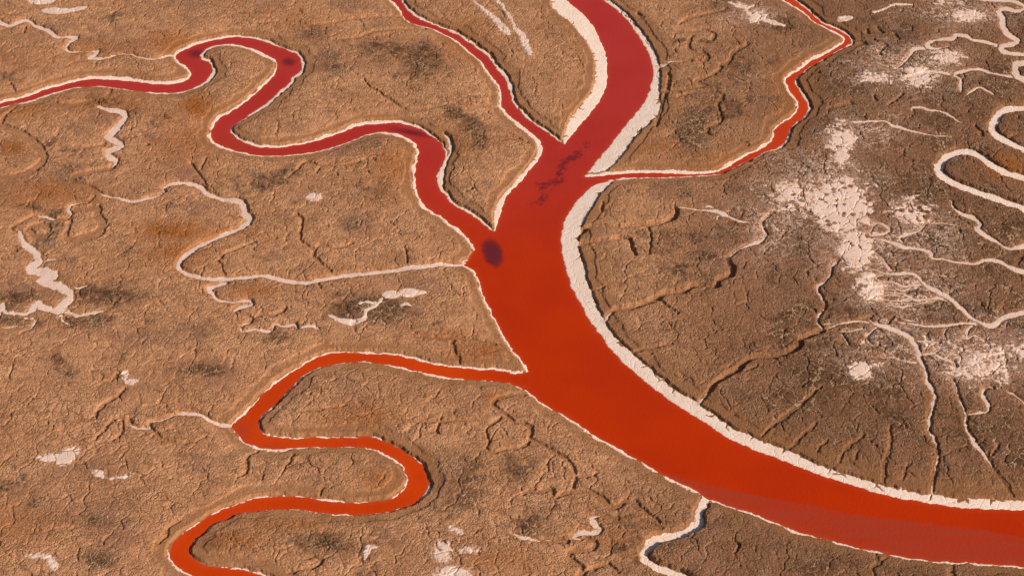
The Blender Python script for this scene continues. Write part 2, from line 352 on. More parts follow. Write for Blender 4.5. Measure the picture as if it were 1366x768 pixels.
# bare gullies cut into the ground
GULLY = ['20,143,2 8,155,3 2,165,3', '33,140,3 60,138,5 90,143,5 123,137,4 133,143,3', '-10,165,6 0,170,6 20,177,8 43,190,8 56,205,9 58,215,8 45,228,7 20,237,6 -5,238,5',
         '148,226,4 127,230,4 100,238,6 101,246,6 120,252,4 133,259,3', '125,265,3 117,271,3 100,274,2', '47,289,2 30,298,2.5 15,306,2.5 22,311,2.5', '90,293,3 70,295,2 60,292,2',
         '100,281,4 128,280,7 130,290,9 138,302,9 130,313,9 110,319,8 92,321,6 88,316,5 92,303,3 97,293,2.5', '38,308,6 46,316,5 58,317,6 66,311,6 60,303,5 48,302,4 40,306,4',
         '315,416,2 333,424,2 337,430,2 322,437,2 322,443,2', '342,425,2 350,421,3 365,423,3 378,416,3 380,411,2',
         '172,560,2 160,559,3 147,565,3 135,580,2.5 128,588,1.5', '130,559,3 131,548,4 150,535,3.5 160,528,2 167,522,3', '163,560,2 164,577,2 150,590,1.5 135,592,1', '201,572,2.5 210,581,3 220,588,3 230,592,2.5 255,592,1.5 275,585,1', '157,500,3 150,510,2',
         '342,601,3 332,608,3 328,620,3 330,630,2 318,637,1.5', '212,722,2 222,712,2 225,703,2 238,695,1', '389,100,2', '342,32,1 385,30,1.5 412,35,2 440,33,2 467,28,2 500,24,2 535,21,1.5', '445,55,1 480,52,2 487,48,2.5 505,43,2 535,40,1.5 566,38,1.5',
         '485,107,1 492,116,1.5 508,126,1.5 525,138,2.5 542,148,2.5 565,147,2.5 592,142,2 604,140,2 630,142,2 665,143,2', '645,181,1 660,182,1.5 684,184,1.5 702,190,2', '383,240,1 397,228,2 408,217,3 425,222,2 445,222,1.5 470,220,2 485,215,2 500,215,1', '430,222,1.5 422,232,2',
         '392,290,1.5 398,288,2 403,296,2 401,307,2.5 403,325,2 420,336,2.5 418,342,3 430,355,2.5 442,364,2', '420,336,2 428,328,2.5 442,332,2.5 455,332,2 470,327,1.5', '424,376,1.5 428,386,2', '540,330,1 543,345,1 544,357,1.5',
         '606,452,3 604,462,4 612,482,3', '553,450,1 580,452,1.5 606,452,2 640,455,1 660,460,1', '375,543,1.5 395,548,1.5 420,548,2 445,545,1.5 462,542,1', '390,607,2 384,618,2 378,630,1.5', '430,650,2 427,658,2', '383,763,2 400,760,2 420,757,3 430,750,2.5 418,745,1.5 400,748,1',
         '697,524,4 680,527,5 664,533,4 658,541,4 668,550,3 680,560,3 687,566,3', '667,560,2 652,566,3 625,562,2 600,563,2 570,564,2 540,562,1 520,558,1', '588,560,2 584,572,3 583,580,1.5', '648,598,1 655,606,2 670,602,2 684,600,2', '660,565,1.5 648,575,2 652,590,2 648,600,2',
         '691,565,3 700,567,3 707,572,4 708,584,3.5 704,592,4 695,598,3 684,599,3', '709,588,2.5 722,594,2 734,602,4 746,609,3 757,615,4 764,626,4 768,636,4 765,648,3 764,656,5 752,660,5 745,664,4', '764,657,5 780,657,5 794,662,5 806,670,6 812,678,6 824,676,5 834,670,5 846,671,4 854,679,4 868,689,3 880,699,2', '697,661,2 706,657,4 722,656,4 736,655,4 738,662,3', '767,635,2 785,637,2 795,632,1',
         '880,706,4 865,701,5 851,699,5 836,699,5 824,697,5 812,692,4 801,690,3', '782,720,4 792,724,5 793,732,5 780,735,5 764,736,6 759,742,6 766,751,5 776,760,4 772,770,3', '722,722,3 740,722,4 756,724,4', '776,768,4 790,760,3 810,755,3 826,765,2',
         '1268,748,5 1270,757,5 1268,770,6', '1168,735,2 1170,748,4 1165,760,3 1167,770,2', '1185,740,2 1172,752,2', '980,738,2 985,728,2 975,722,1',
         '870,122,2 884,122,2 910,121,2 937,118,2.5 942,116,2 928,110,3 945,104,3 961,94,3.5 961,88,3 972,85,4 976,76,4 981,70,4 997,61,3', '923,51,2 919,56,4 918,64,4 922,70,4 931,73,4 940,74,4 944,79,4 940,83,3 932,82,2', '907,34,2 915,28,3 930,23,3 945,20,2 961,17,2 968,14,2', '905,43,2 920,44,2 938,43,3 950,46,2 953,52,4 948,55,3', '850,18,2 856,23,4',
         '892,98,3 893,108,4 888,125,4 882,140,4 878,160,4 876,170,2', '905,130,2 930,125,2 960,126,2 963,132,3 957,142,3 962,158,3 960,166,3 945,172,3 942,180,3 952,184,2 975,188,3 997,192,2',
         '897,35,2', '767,319,4 774,309,5 782,304,4 794,302,3 824,304,2.5 845,302,2.5 864,301,3 880,299,3 894,294,4 902,288,4 902,279,3', '802,285,1.5 804,270,2', '862,301,1.5 868,315,2 866,340,1.5', '767,325,4 787,323,3 804,321,2 837,320,2.5 843,330,2.5 848,342,2', '790,386,2 805,384,1.5',
         '820,413,3 841,411,4 867,404,4 880,397,5 891,392,4 917,389,4 920,384,4 935,381,3 957,383,4 959,374,4 975,368,4 978,362,4 973,354,4 971,346,3', '878,402,2 890,410,2 904,420,1.5', '840,470,2 865,465,2 895,460,1.5',
         '946,522,4 957,510,4 975,499,5 988,492,5 994,484,4 1008,477,4 1025,476,4 1040,475,4 1057,469,4 1067,463,4 1068,454,4 1082,448,4 1096,442,4', '995,496,1.5 1010,490,1', '1016,582,2 1026,572,3 1051,554,4 1066,543,3 1078,532,3 1095,518,2', '1047,600,1.5 1058,594,2 1067,585,3 1080,574,3 1088,568,2', '1090,602,2 1102,590,2', '1119,616,2 1125,604,3 1137,594,3 1152,582,2', '1176,645,3 1180,632,4 1178,620,4 1185,605,4 1188,590,3 1186,570,2', '1204,640,2 1210,620,2', '1140,614,1.5 1144,604,2',
         '1244,660,5 1244,648,5 1247,632,6 1249,618,5 1251,604,4', '1350,662,4 1343,650,4 1330,634,5 1318,618,4 1316,605,3', '1322,610,2 1332,596,2',
         '1139,53,2 1152,53,2 1164,55,3 1172,59,3 1182,63,3 1178,67,3 1172,70,4 1174,75,3', '1142,60,4 1150,58,4 1155,61,2', '1156,40,2 1157,46,4', '1171,39,2 1176,46,3', '1193,47,2 1199,54,3', '1105,146,3 1120,143,3 1134,140,3', '1165,130,2 1168,136,4', '1185,142,2 1195,135,2 1203,128,2', '1078,95,2 1092,97,2', '1100,80,1.5 1120,86,1.5', '1301,170,2 1310,182,3', '1345,185,2 1360,180,3 1380,178,3',
         '0,336,2 20,336,2', '197,196,2 125,197,1.5', '100,197,1.5 120,198,2 140,194,2', '14,112,1.5 20,122,1.5', '33,38,2 34,46,2', '148,117,3 146,126,2', '255,220,1 270,240,2 276,250,1.5', '268,228,1 275,212,1', '292,350,1.5 300,341,2 320,332,1.5 340,325,1', '303,372,2 293,352,1',
         '360,195,1', '630,253,1 620,256,1', '1230,560,1 1245,548,1', '1040,655,1']
GULLY = [g for g in GULLY if len(g.split()) > 1]

print('creeks')
CD = {}
carve = np.zeros(X.shape, np.float32)
creek_any = np.full(X.shape, FAR, np.float32)
for k, (lines, w, depth) in CREEK.items():
    d = np.full(X.shape, FAR, np.float32)
    for ln in lines:
        stroke(run_on(with_width(ln, w)), z=0.25, dist=d, reach=2.0)
    CD[k] = d
    creek_any = np.minimum(creek_any, d)
    prof = 0.8 * (1 - sstep(0.0, 0.22, d)) + 0.2 * (1 - sstep(0.0, 1.3, d))
    carve = np.maximum(carve, depth * prof)
gd = np.full(X.shape, FAR, np.float32)
for g in GULLY:
    stroke([[a, b_, 1.3 * c_ + .3] for a, b_, c_ in with_width(g, 2.5)], z=0.3, dist=gd, reach=2.0)
gd = gd + 0.09 * gnoise(XN / .7, YN / .7, 88) + .04 * gnoise(XN / .3, YN / .3, 89)
gprof = 0.88 * (1 - sstep(-0.03, 0.09, gd)) + 0.12 * (1 - sstep(0.0, 0.8, gd))
carve = np.maximum(carve, (.15 - .05 * sstep(1000, 1080, U) * sstep(490, 560, V)) * gprof)
gdeep = np.full(X.shape, FAR, np.float32)          # the cut creeks right of the river
for g in GULLY:
    if g.startswith(('820,413', '946,522', '767,3', '961,130')):
        stroke([[a, b_, 1.45 * c_ + .6] for a, b_, c_ in with_width(g, 2.5)], z=0.3, dist=gdeep, reach=2.0)
gdeep = gdeep + .06 * gnoise(XN / .7, YN / .7, 88)
carve = np.maximum(carve, .30 * (1 - sstep(-0.03, 0.09, gdeep)))
gd = np.minimum(gd, gdeep)

# ------------------------------------------------------------------ salt pans and patches (flat, on the plain)
n_med = fbm(XN / 1.6, YN / 1.6, 21, 4, .55)
n_fine = fbm(XN / 0.45, YN / 0.45, 31, 3, .6)
n_big = fbm(XN / 9.0, YN / 9.0, 41, 4, .5)
cr_w = 0.35
VX = XN + cr_w * gnoise(XN / 1.1, YN / 1.1, 51) + 0.07 * n_fine
VY = YN + cr_w * gnoise(XN / 1.1, YN / 1.1, 52) + 0.07 * n_med
f1a, ea = voronoi(VX / 1.55, VY / 1.55, 61)
f1b, eb = voronoi(VX / 0.36 + 9, VY / 0.36 + 4, 62)
WBX = XN + 0.75 * gnoise(XN / 2.3, YN / 2.3, 53) + 0.30 * gnoise(XN / .8, YN / .8, 54) + .10 * n_fine
WBY = YN + 0.75 * gnoise(XN / 2.3, YN / 2.3, 55) + 0.30 * gnoise(XN / .8, YN / .8, 56) + .10 * n_fine
f1c, ec = voronoi(WBX / 3.9 + 3, WBY / 3.9 + 8, 63)


def blob(u, v, ru, rv, rot=0.0):
    a = R(rot); du, dv = U - u, V - v
    p = (du * math.cos(a) + dv * math.sin(a)) / ru
    q = (-du * math.sin(a) + dv * math.cos(a)) / rv
    return p * p + q * q


def soft(lst):
    f = np.zeros(X.shape, np.float32)
    for (u, v, ru, rv, s, *rot) in lst:
        f = np.maximum(f, s * np.exp(-blob(u, v, ru, rv, rot[0] if rot else 0)))
    return f


sp1, _u = voronoi(XN / 0.95 + .2 * n_med, YN / 1.1 + .2 * n_med, 64)
spots = np.clip(1.3 - sp1 / 0.30, 0, 1) * sstep(-.05, .3, gnoise(XN / 2.4, YN / 2.4, 72))
n_sp = fbm(XN / 0.30, YN / 0.42, 35, 2, .6)
fringe = 0.62 * n_med + 0.36 * n_fine + 0.14 * n_sp + .9 * (.10 - np.minimum(np.abs(fbm(XN / 1.1, YN / 0.8, 75, 3, .55)), .25))
veinS = np.abs(fbm(XN / 1.0, YN / 0.9, 74, 3, .55))
PAN = {}
# big broken pan: dense core, ragged speckled edges
core = np.maximum.reduce([np.exp(-blob(1120, 275, 45, 42)), 0.95 * np.exp(-blob(1142, 335, 26, 34)), 0.9 * np.exp(-blob(1160, 385, 24, 24)),
                          0.75 * np.exp(-blob(1122, 195, 26, 38)), 0.62 * np.exp(-blob(1058, 265, 56, 36)), 0.62 * np.exp(-blob(1215, 285, 45, 24))])
hole = np.clip(0.42 - f1b, 0, 1) * (gnoise(XN / 1.3, YN / 1.3, 71) > 0.1) * 1.2
PAN['p_big'] = 1.7 * core - 0.72 + 1.1 * fringe * (1.25 - core) - 1.3 * spots - 0.9 * np.exp(-(ea / 0.035) ** 2) * (gnoise(XN / 1.5, YN / 1.5, 77) > -.1) - 0.7 * np.exp(-(ec / 0.02) ** 2) - 3 * (1 - sstep(.04, .16, core))
PAN['p_small'] = 1.5 * np.maximum(np.exp(-blob(1147, 496, 20, 15)), 0.45 * np.exp(-blob(1160, 490, 45, 16))) - 0.75 + 1.0 * fringe - 0.7 * np.exp(-(ea / 0.035) ** 2)
vein = np.abs(gnoise(XN / 1.7, YN / 1.2, 73))
PAN['p_speckle'] = 1.25 * np.maximum.reduce([np.exp(-blob(1310, 490, 70, 34)), 0.8 * np.exp(-blob(1245, 462, 50, 22)), 0.9 * np.exp(-blob(1350, 470, 50, 30))]) - 0.80 + 1.2 * fringe - 1.4 * np.clip(veinS - .03, 0, .5)
PAN['p_upper'] = 1.5 * np.maximum.reduce([np.exp(-blob(1225, 104, 30, 18)), 0.85 * np.exp(-blob(1262, 78, 34, 14)), 0.75 * np.exp(-blob(1165, 104, 36, 12)), 0.6 * np.exp(-blob(1195, 108, 40, 14))]) - 0.72 + 1.0 * fringe - 0.8 * spots - 0.6 * np.exp(-(ea / 0.035) ** 2) - .7 * np.clip(veinS - .08, 0, .5)
PAN['p_topmost'] = 1.35 * np.maximum(np.exp(-blob(1287, 22, 34, 14)), 0.7 * np.exp(-blob(1260, 4, 40, 8))) - 0.75 + 1.1 * fringe - 1.2 * np.clip(veinS - .05, 0, .5)
PAN['p_topmid'] = 1.3 * np.maximum(np.exp(-blob(1010, 24, 22, 12)), .8 * np.exp(-blob(990, 8, 16, 8))) - 0.72 + 1.0 * fringe - 1.6 * np.clip(veinS - .04, 0, .5)
PAN['p_oval_a'] = (1 - blob(55, 2, 19, 6)) * 0.9 + 0.25 * n_med
PAN['p_oval_b'] = np.maximum(1 - blob(76, 16.5, 20, 4.6), 1 - blob(100, 14.5, 17, 2.6, -10)) * 0.9 + 0.2 * n_med
PAN['p_pad_a'] = (1 - blob(522, 395, 12, 5.5)) + 0.15 * n_med
PAN['p_pad_b'] = np.maximum(1 - blob(546, 392.5, 14, 6), 1 - blob(560, 392, 9, 3)) + 0.15 * n_med
PAN['p_small_mid'] = .4 * n_fine + .4 * n_sp - .1 + (1 - blob(420, 264.5, 13, 6)) * 0.8 + 0.6 * n_med - 0.5 * np.exp(-(ea / 0.06) ** 2)
tri = np.minimum.reduce([1 - blob(80, 612, 30, 10, -12), 1.0 - 0 * X])
PAN['p_wedge'] = .4 * n_fine + .4 * n_sp - .1 + 0.9 * np.maximum(1 - blob(90, 610, 20, 11, -35), 1 - blob(72, 612, 24, 6)) + 0.45 * n_med - 0.9 * np.exp(-(ea / 0.06) ** 2)
PAN['p_wisp'] = .5 * n_fine + .6 * n_sp - .25 + 0.9 * np.maximum(1 - blob(133, 634, 14, 6, 20), 1 - blob(160, 638, 22, 6, -10)) - 0.35 + 0.9 * n_med
PAN['p_hook'] = .5 * n_fine + .4 * n_sp - .15 - .8 * veinS + 0.8 * np.maximum.reduce([1 - blob(50, 743, 18, 5), 1 - blob(70, 753, 8, 13, -20)]) - 0.05 + 0.6 * n_med
PAN['p_hook_b'] = .5 * n_fine + .4 * n_sp - .2 - .8 * veinS + 0.8 * np.maximum(1 - blob(167, 501, 7, 9), 1 - blob(176, 511, 10, 6)) + 0.6 * n_med
PAN['p_bottom_a'] = .4 * n_fine + .4 * n_sp - .05 + np.maximum(1 - blob(604, 767, 27, 10), 0.75 - blob(590, 738, 16, 18, 20)) * 0.9 - 0.05 + 0.55 * n_med - 0.6 * np.exp(-(ea / 0.06) ** 2)
PAN['p_bottom_b'] = .6 * n_fine + .6 * n_sp - 1.0 * veinS + np.maximum(0.8 - blob(608, 708, 12, 9, 40), 0.5 - blob(625, 735, 40, 8)) - 0.25 + 0.9 * n_med
PAN['p_bottom_c'] = .5 * n_fine + .4 * n_sp + 0.9 * np.maximum.reduce([1 - blob(490, 738, 4, 12, 25), 1 - blob(496, 731, 10, 3)]) - 0.3 + 0.7 * n_med
# wisps at the top between the tributary and the river
def line_field(lines, reach=1.5):
    d = np.full(X.shape, FAR, np.float32)
    for ln in lines:
        stroke(with_width(ln, 3), z=0.4, dist=d, reach=reach)
    return d
PAN['p_streak_a'] = 0.9 * (-line_field(['632,3,3 642,12,4 652,20,6 664,31,8 672,40,10 678,47,7']) / 0.4) - 0.12 + 0.7 * n_fine + .35 * n_med
PAN['p_streak_b'] = 0.9 * (-line_field(['655,-6,3 668,8,4 681,26,4 686,38,6 695,48,8 702,62,10 707,75,6']) / 0.4) - 0.12 + 0.7 * n_fine + .35 * n_med
PAN['p_tree'] = -line_field(['509,399,4 502,409,6 489,416,6 485,427,7 472,431,8 455,430,8 446,425,4 440,423,3', '500,406,4 486,405,3 480,407,3', '535,410,2 541,407,6 548,410,2', '402,438,3 410,437,4 420,436,4 425,440,3']) / 0.35 - 0.1 + 0.35 * n_fine + 0.3 * n_med
PAN['p_dash_a'] = -line_field(['1122,26,6 1126,26,7 1133,25,5']) / 0.3 - 0.05 + 0.3 * n_fine
PAN['p_dash_b'] = -line_field(['1165,18,3 1180,14,3 1192,8,3 1215,8,2']) / 0.3 - 0.05 + 0.3 * n_fine
PAN['p_topmid'] = np.maximum(PAN['p_topmid'], -line_field(['973,5,3 982,10,3 992,12,4', '996,14,4 1004,9,3', '995,16,4 1002,23,5 1015,27,5 1030,32,6 1045,36,3']) / 0.3 - 0.05 + 0.4 * n_fine)

# ------------------------------------------------------------------ ground cover fields
# dark algae-stained mud
dark = soft([(150, 395, 50, 18, .8), (110, 430, 60, 12, .7), (30, 430, 40, 10, .6), (470, 300, 30, 20, .5), (1250, 330, 60, 26, .8), (1230, 410, 60, 16, .7), (1180, 520, 60, 30, .6), (1080, 500, 60, 30, .55), (860, 380, 30, 50, .4), (440, 100, 26, 30, .8), (565, 85, 30, 30, .95), (410, 45, 30, 12, .7), (510, 70, 50, 20, .55), (610, 155, 26, 12, .9, 30), (640, 185, 14, 20, .9), (625, 170, 18, 16, .9),
             (925, 180, 26, 32, 1.), (960, 120, 40, 30, .5), (985, 100, 30, 40, .55), (740, 45, 24, 40, .45, 25), (500, 415, 62, 22, .85), (360, 452, 34, 10, .8), (460, 395, 40, 10, .5),
             (20, 400, 60, 20, .6), (90, 350, 20, 6, .8), (270, 495, 40, 10, .8), (600, 645, 50, 45, .9), (420, 728, 50, 20, .85), (690, 630, 30, 30, .7), (130, 695, 40, 20, .6), (130, 745, 40, 18, .7), (350, 640, 30, 10, .85), (330, 645, 60, 9, .6),
             (240, 595, 60, 14, .5), (710, 700, 40, 30, .5), (560, 700, 40, 20, .5), (930, 760, 60, 14, .3), (880, 330, 40, 40, .45), (980, 300, 60, 40, .5), (900, 440, 50, 30, .4),
             (1080, 170, 60, 20, .7), (1060, 225, 60, 16, .8), (1060, 320, 36, 30, .85), (1240, 250, 60, 50, .7), (1300, 350, 90, 60, .7), (1200, 420, 80, 60, .7), (1120, 440, 90, 60, .55), (1330, 300, 50, 40, .7),
             (1110, 110, 50, 24, .75), (1200, 60, 50, 20, .7), (1270, 130, 90, 40, .6), (1330, 110, 50, 40, .7), (1040, 470, 90, 50, .4), (1000, 540, 60, 40, .4), (1150, 550, 140, 60, .42), (1320, 560, 80, 60, .5), (1180, 25, 60, 14, .6), (280, 440, 60, 20, .3), (60, 30, 70, 16, .1), (480, 255, 60, 20, .5), (70, 590, 70, 12, .3), (1130, 500, 70, 30, .6), (330, 700, 20, 12, .3)])
n_mot = fbm(XN / 7.5 + 40, YN / 7.5, 45, 5, .58)
dark = 1.25 * dark * (0.9 + 0.9 * n_big + 0.9 * n_mot + 0.7 * n_med)
dark = np.maximum(dark * (.95 + .05 * sstep(640, 800, U)), .75 * sstep(.02, .42, n_mot + .25 * n_med + .22 * sstep(700, 1100, U) - .12))
dark = sstep(.18, .85, dark + .35 * n_fine * (dark > .08) + .12 * n_med)
dark = np.clip(dark * (.12 + .88 * sstep(.7, 4.2, rim + 0.5 * n_big)), 0, 1)
orange = soft([(150, 140, 70, 16, .5), (230, 60, 40, 20, .4), (250, 190, 40, 30, .5), (520, 225, 30, 40, .45), (980, 215, 60, 16, .5), (1060, 130, 30, 40, .5), (60, 260, 60, 20, .45), (30, 700, 60, 30, .35), (480, 560, 60, 20, .4), (265, 142, 26, 16, 1.), (232, 310, 50, 14, .9), (300, 312, 40, 8, .5), (14, 200, 18, 10, 1.), (640, 468, 40, 14, .9), (600, 450, 40, 10, .5), (30, 82, 60, 16, .35), (40, 150, 50, 14, .4), (140, 65, 60, 12, .4), (615, 55, 30, 30, .4), (390, 30, 60, 20, .3),
               (340, 390, 30, 8, .6), (310, 720, 40, 14, .6), (380, 700, 60, 12, .4), (510, 640, 30, 14, .5), (820, 720, 30, 12, .5), (560, 610, 20, 20, .3), (660, 530, 20, 8, .8), (620, 190, 40, 30, .3), (1340, 225, 30, 16, .6), (240, 340, 50, 20, .5), (880, 200, 50, 16, .3), (660, 745, 60, 16, .3), (570, 80, 60, 12, .4)])
orange = np.clip(1.35 * orange * (0.9 + 0.8 * n_big + 0.3 * n_med), 0, 1)
# smooth damp pinkish flats near the salt
flat = soft([(500, 415, 66, 24, 1.), (110, 625, 60, 18, .9), (80, 680, 90, 26, .7), (170, 520, 30, 20, .6), (600, 740, 60, 30, .7), (130, 400, 50, 14, .5), (415, 262, 30, 10, .8), (490, 85, 50, 16, .7), (1130, 290, 90, 60, .6), (1180, 420, 80, 40, .5), (1220, 100, 70, 30, .6), (1290, 490, 90, 40, .8), (960, 290, 50, 24, .6), (90, 350, 16, 7, 1.), (40, 440, 60, 14, .4), (980, 400, 60, 24, .4), (1000, 20, 40, 14, .6), (1280, 30, 60, 20, .6), (1290, 385, 60, 14, .5)])
flat = np.clip(flat * (0.95 + 0.6 * n_big + 0.3 * n_med), 0, 1)
flat = np.maximum(flat, .8 * sstep(.08, .4, fbm(XN / 6.5 + 90, YN / 6.5, 47, 4, .55)))
dust = np.clip(0.5 * sstep(-.5, .3, np.maximum.reduce([PAN[k] for k in ('p_big', 'p_small', 'p_upper', 'p_topmost', 'p_topmid', 'p_wisp', 'p_speckle', 'p_wedge', 'p_hook', 'p_bottom_a', 'p_small_mid', 'p_bottom_b', 'p_bottom_c', 'p_streak_a', 'p_streak_b')])), 0, 1)
rv = 1.25 * (1 - np.abs(fbm(XN / 1.9, YN / 1.15, 95, 3, .5)) / 0.13)
rv2 = 1.3 * (1 - np.abs(fbm(XN / 1.2, YN / 0.9, 97, 3, .5)) / 0.18)
n_mid = gnoise(XN / 3.1, YN / 3.1, 131)
fan = soft([(1160, 330, 90, 40, .85), (1090, 240, 80, 50, .8), (1160, 180, 60, 30, .6), (1190, 470, 70, 20, .7), (1215, 390, 70, 34, 1.), (1190, 440, 60, 20, .8), (1240, 320, 60, 30, .7), (1300, 480, 80, 34, 1.), (1210, 90, 80, 34, .8), (1040, 300, 60, 50, .7), (1290, 20, 70, 20, .8), (1000, 20, 40, 14, .7), (1140, 440, 50, 20, .4), (1330, 440, 50, 20, .6)])
dust = np.maximum(dust, np.clip(np.maximum(rv, 0) * fan * .4, 0, 1))
for q, (a_, b__, wv_) in enumerate(((2.8, 1.7, .040), (1.7, 1.2, .055), (4.2, 2.2, .026))):
    thread = np.clip(1.7 * (1 - np.abs(fbm(XN / a_ + 7 * q, YN / b__, 120 + q, 4, .5)) / wv_), 0, 1)
    dust = np.maximum(dust, thread * np.clip(1.25 * fan - .12 + .35 * n_mid, 0, .92))
dust = np.maximum(dust, np.clip(np.maximum(rv2, 0) * soft([(1310, 488, 70, 32, 1.), (1245, 462, 50, 20, .7), (1350, 470, 50, 24, .9)]) * (.6 + .8 * n_med), 0, 1) * .8)
greyer = sstep(760, 1080, U + 0.15 * (V - 384)) * 0.75

# ------------------------------------------------------------------ heights
PLAT = 0.50
plain = PLAT + 0.06 * n_big + 0.03 * n_med
# relief of the dried mud
cstr = sstep(-0.5, 0.5, fbm(XN / 5.0, YN / 5.0, 81, 3)) * 0.8 + 0.2
lump = (0.5 - f1b) * 0.044 * (1 - 0.8 * flat) * np.clip(0.7 + 0.7 * gnoise(XN / 3, YN / 3, 83), .15, 1.3)
crA = np.exp(-(ea / 0.085) ** 2)
crArim = np.exp(-((ea - 0.2) / 0.08) ** 2)
crC = np.exp(-(ec / 0.036) ** 2)
crCrim = np.exp(-((ec - 0.10) / 0.04) ** 2)
crB = np.exp(-(eb / 0.12) ** 2)
seg = sstep(-0.4, 0.1, gnoise(XN / 0.8, YN / 0.8, 85))          # cracks come and go
segC = sstep(-0.30, 0.10, fbm(XN / 3.2, YN / 3.2, 86, 3))
relief = lump + 0.022 * n_fine * (1 - 0.7 * flat) + (.3 + .7 * cstr) * seg * (-0.11 * crA + 0.004 * crArim) - 0.03 * crB * (1 - 0.8 * flat) + segC * (-0.15 * crC + 0.006 * crCrim)
calm = sstep(0.3, 2.0, rim) * sstep(0.0, 0.15, np.minimum(creek_any, gd + 0.08))      # smooth benches and beds
relief = .8 * relief * (0.12 + 0.88 * calm) * (1 - .6 * sstep(-.3, .5, np.maximum.reduce([PAN[k] for k in ('p_big', 'p_small', 'p_upper', 'p_wedge')])))
# bank profile: salt apron, little scarp, brown bench, second step, plain
bench = 0.55 + 0.45 * gnoise(XN / 2.2, YN / 2.2, 91)
step1 = sstep(0.0, 0.16, rim)
step2 = sstep(0.0, 0.22, rim - 0.35 - 1.1 * np.clip(bench, 0, 1))
rise = sstep(0.5, 4.5, rim)
frac = 0.52 * step1 + 0.24 * step2 + 0.24 * rise
apron = 0.004 + 0.06 * np.clip(dw - .08, 0, 2.6)
low = np.where(dw > 0.08, np.minimum(apron, 0.16), np.maximum((dw - .08) * 0.45, -0.7))
Z = low + (np.maximum(plain, 0.2) - 0.05) * frac
Z = Z + relief - 1.4 * carve * np.clip(frac * 1.5, 0.0, 1.0)
Z = np.where((dw > 0.08), np.maximum(Z, 0.003 + 0.02 * np.clip(dw - .08, 0, .5)), Z)
Z = np.where((X > -82) & (X < 82) & (Y > 78) & (Y < 206), Z, np.maximum(Z, 0.3)).astype(np.float32)
crk = np.clip(np.exp(-((ea - 0.07) / 0.05) ** 2) * cstr * (.35 + .65 * seg) + .7 * np.exp(-((ec - 0.03) / 0.022) ** 2), 0, 1)

# ------------------------------------------------------------------ materials
def new_mat(name):
    m = bpy.data.materials.new(name)
    m.use_nodes = True
    nt = m.node_tree
    nt.nodes.clear()
    out = nt.nodes.new('ShaderNodeOutputMaterial')
    b = nt.nodes.new('ShaderNodeBsdfPrincipled')
    nt.links.new(b.outputs[0], out.inputs[0])
    return m, nt, b


class NT:
    def __init__(self, nt): self.nt = nt
    def node(self, t, **kw):
        n = self.nt.nodes.new(t)
        for k, v in kw.items(): setattr(n, k, v)
        return n
    def link(self, a, b): self.nt.links.new(a, b)
    def mix(self, fac, a, b, mode='MIX'):
        n = self.node('ShaderNodeMix', data_type='RGBA', blend_type=mode)
        for s, v in ((n.inputs[0], fac), (n.inputs[6], a), (n.inputs[7], b)):
            if hasattr(v, 'is_linked'): self.link(v, s)
            elif isinstance(v, (tuple, list)): s.default_value = (*v, 1)
            else: s.default_value = v
        return n.outputs[2]
    def math(self, op, a, b=0.0, clamp=False):
        n = self.node('ShaderNodeMath', operation=op, use_clamp=clamp)
        for s, v in ((n.inputs[0], a), (n.inputs[1], b)):
            if hasattr(v, 'is_linked'): self.link(v, s)
            else: s.default_value = v
        return n.outputs[0]
    def noise(self, scale, detail=4, rough=.55, dist=0.0):
        n = self.node('ShaderNodeTexNoise')
        n.inputs['Scale'].default_value = scale; n.inputs['Detail'].default_value = detail
        n.inputs['Roughness'].default_value = rough; n.inputs['Distortion'].default_value = dist
        self.link(self.co, n.inputs['Vector'])
        return n.outputs[0]
    def rampf(self, v, a, b):
        n = self.node('ShaderNodeMapRange'); n.interpolation_type = 'SMOOTHSTEP'
        self.link(v, n.inputs[0]); n.inputs[1].default_value = a; n.inputs[2].default_value = b
        return n.outputs[0]
    def coords(self):
        self.co = self.node('ShaderNodeTexCoord').outputs['Object']


# ground
gm, nt, b = new_mat('dried_mud'); N = NT(nt); N.coords()
at = N.node('ShaderNodeAttribute', attribute_name='cover')
sep = N.node('ShaderNodeSeparateColor'); N.link(at.outputs['Color'], sep.inputs[0])
at2 = N.node('ShaderNodeAttribute', attribute_name='edge')
sep2 = N.node('ShaderNodeSeparateColor'); N.link(at2.outputs['Color'], sep2.inputs[0])
big = N.noise(0.12, 6, .6); med = N.noise(1.1, 5, .6); fin = N.noise(8.0, 4, .78)
c = N.mix(N.rampf(big, .35, .65), (.74, .365, .185), (.62, .290, .140))
c = N.mix(N.math('MULTIPLY', N.rampf(med, .42, .68), .6), c, (.37, .160, .072))
c = N.mix(N.math('MULTIPLY', sep2.outputs[2], .95), c, (.185, .083, .042))
c = N.mix(N.math('MULTIPLY', sep.outputs[2], .75), c, (.33, .148, .084))
c = N.mix(N.math('MULTIPLY', sep.outputs[1], .95), c, (.42, .125, .020))
dk = N.math('MULTIPLY', sep.outputs[0], N.math('ADD', .66, N.math('MULTIPLY', N.rampf(med, .3, .7), .34)))
c = N.mix(dk, c, (.115, .050, .022))
grain = N.rampf(fin, .30, .70)
c = N.mix(N.math('MULTIPLY', N.math('SUBTRACT', 1.0, grain), .78), c, N.mix(1.0, c, (.40, .32, .25), 'MULTIPLY'))
c = N.mix(N.math('MULTIPLY', N.rampf(fin, .56, .74), .42), c, (.74, .42, .24))
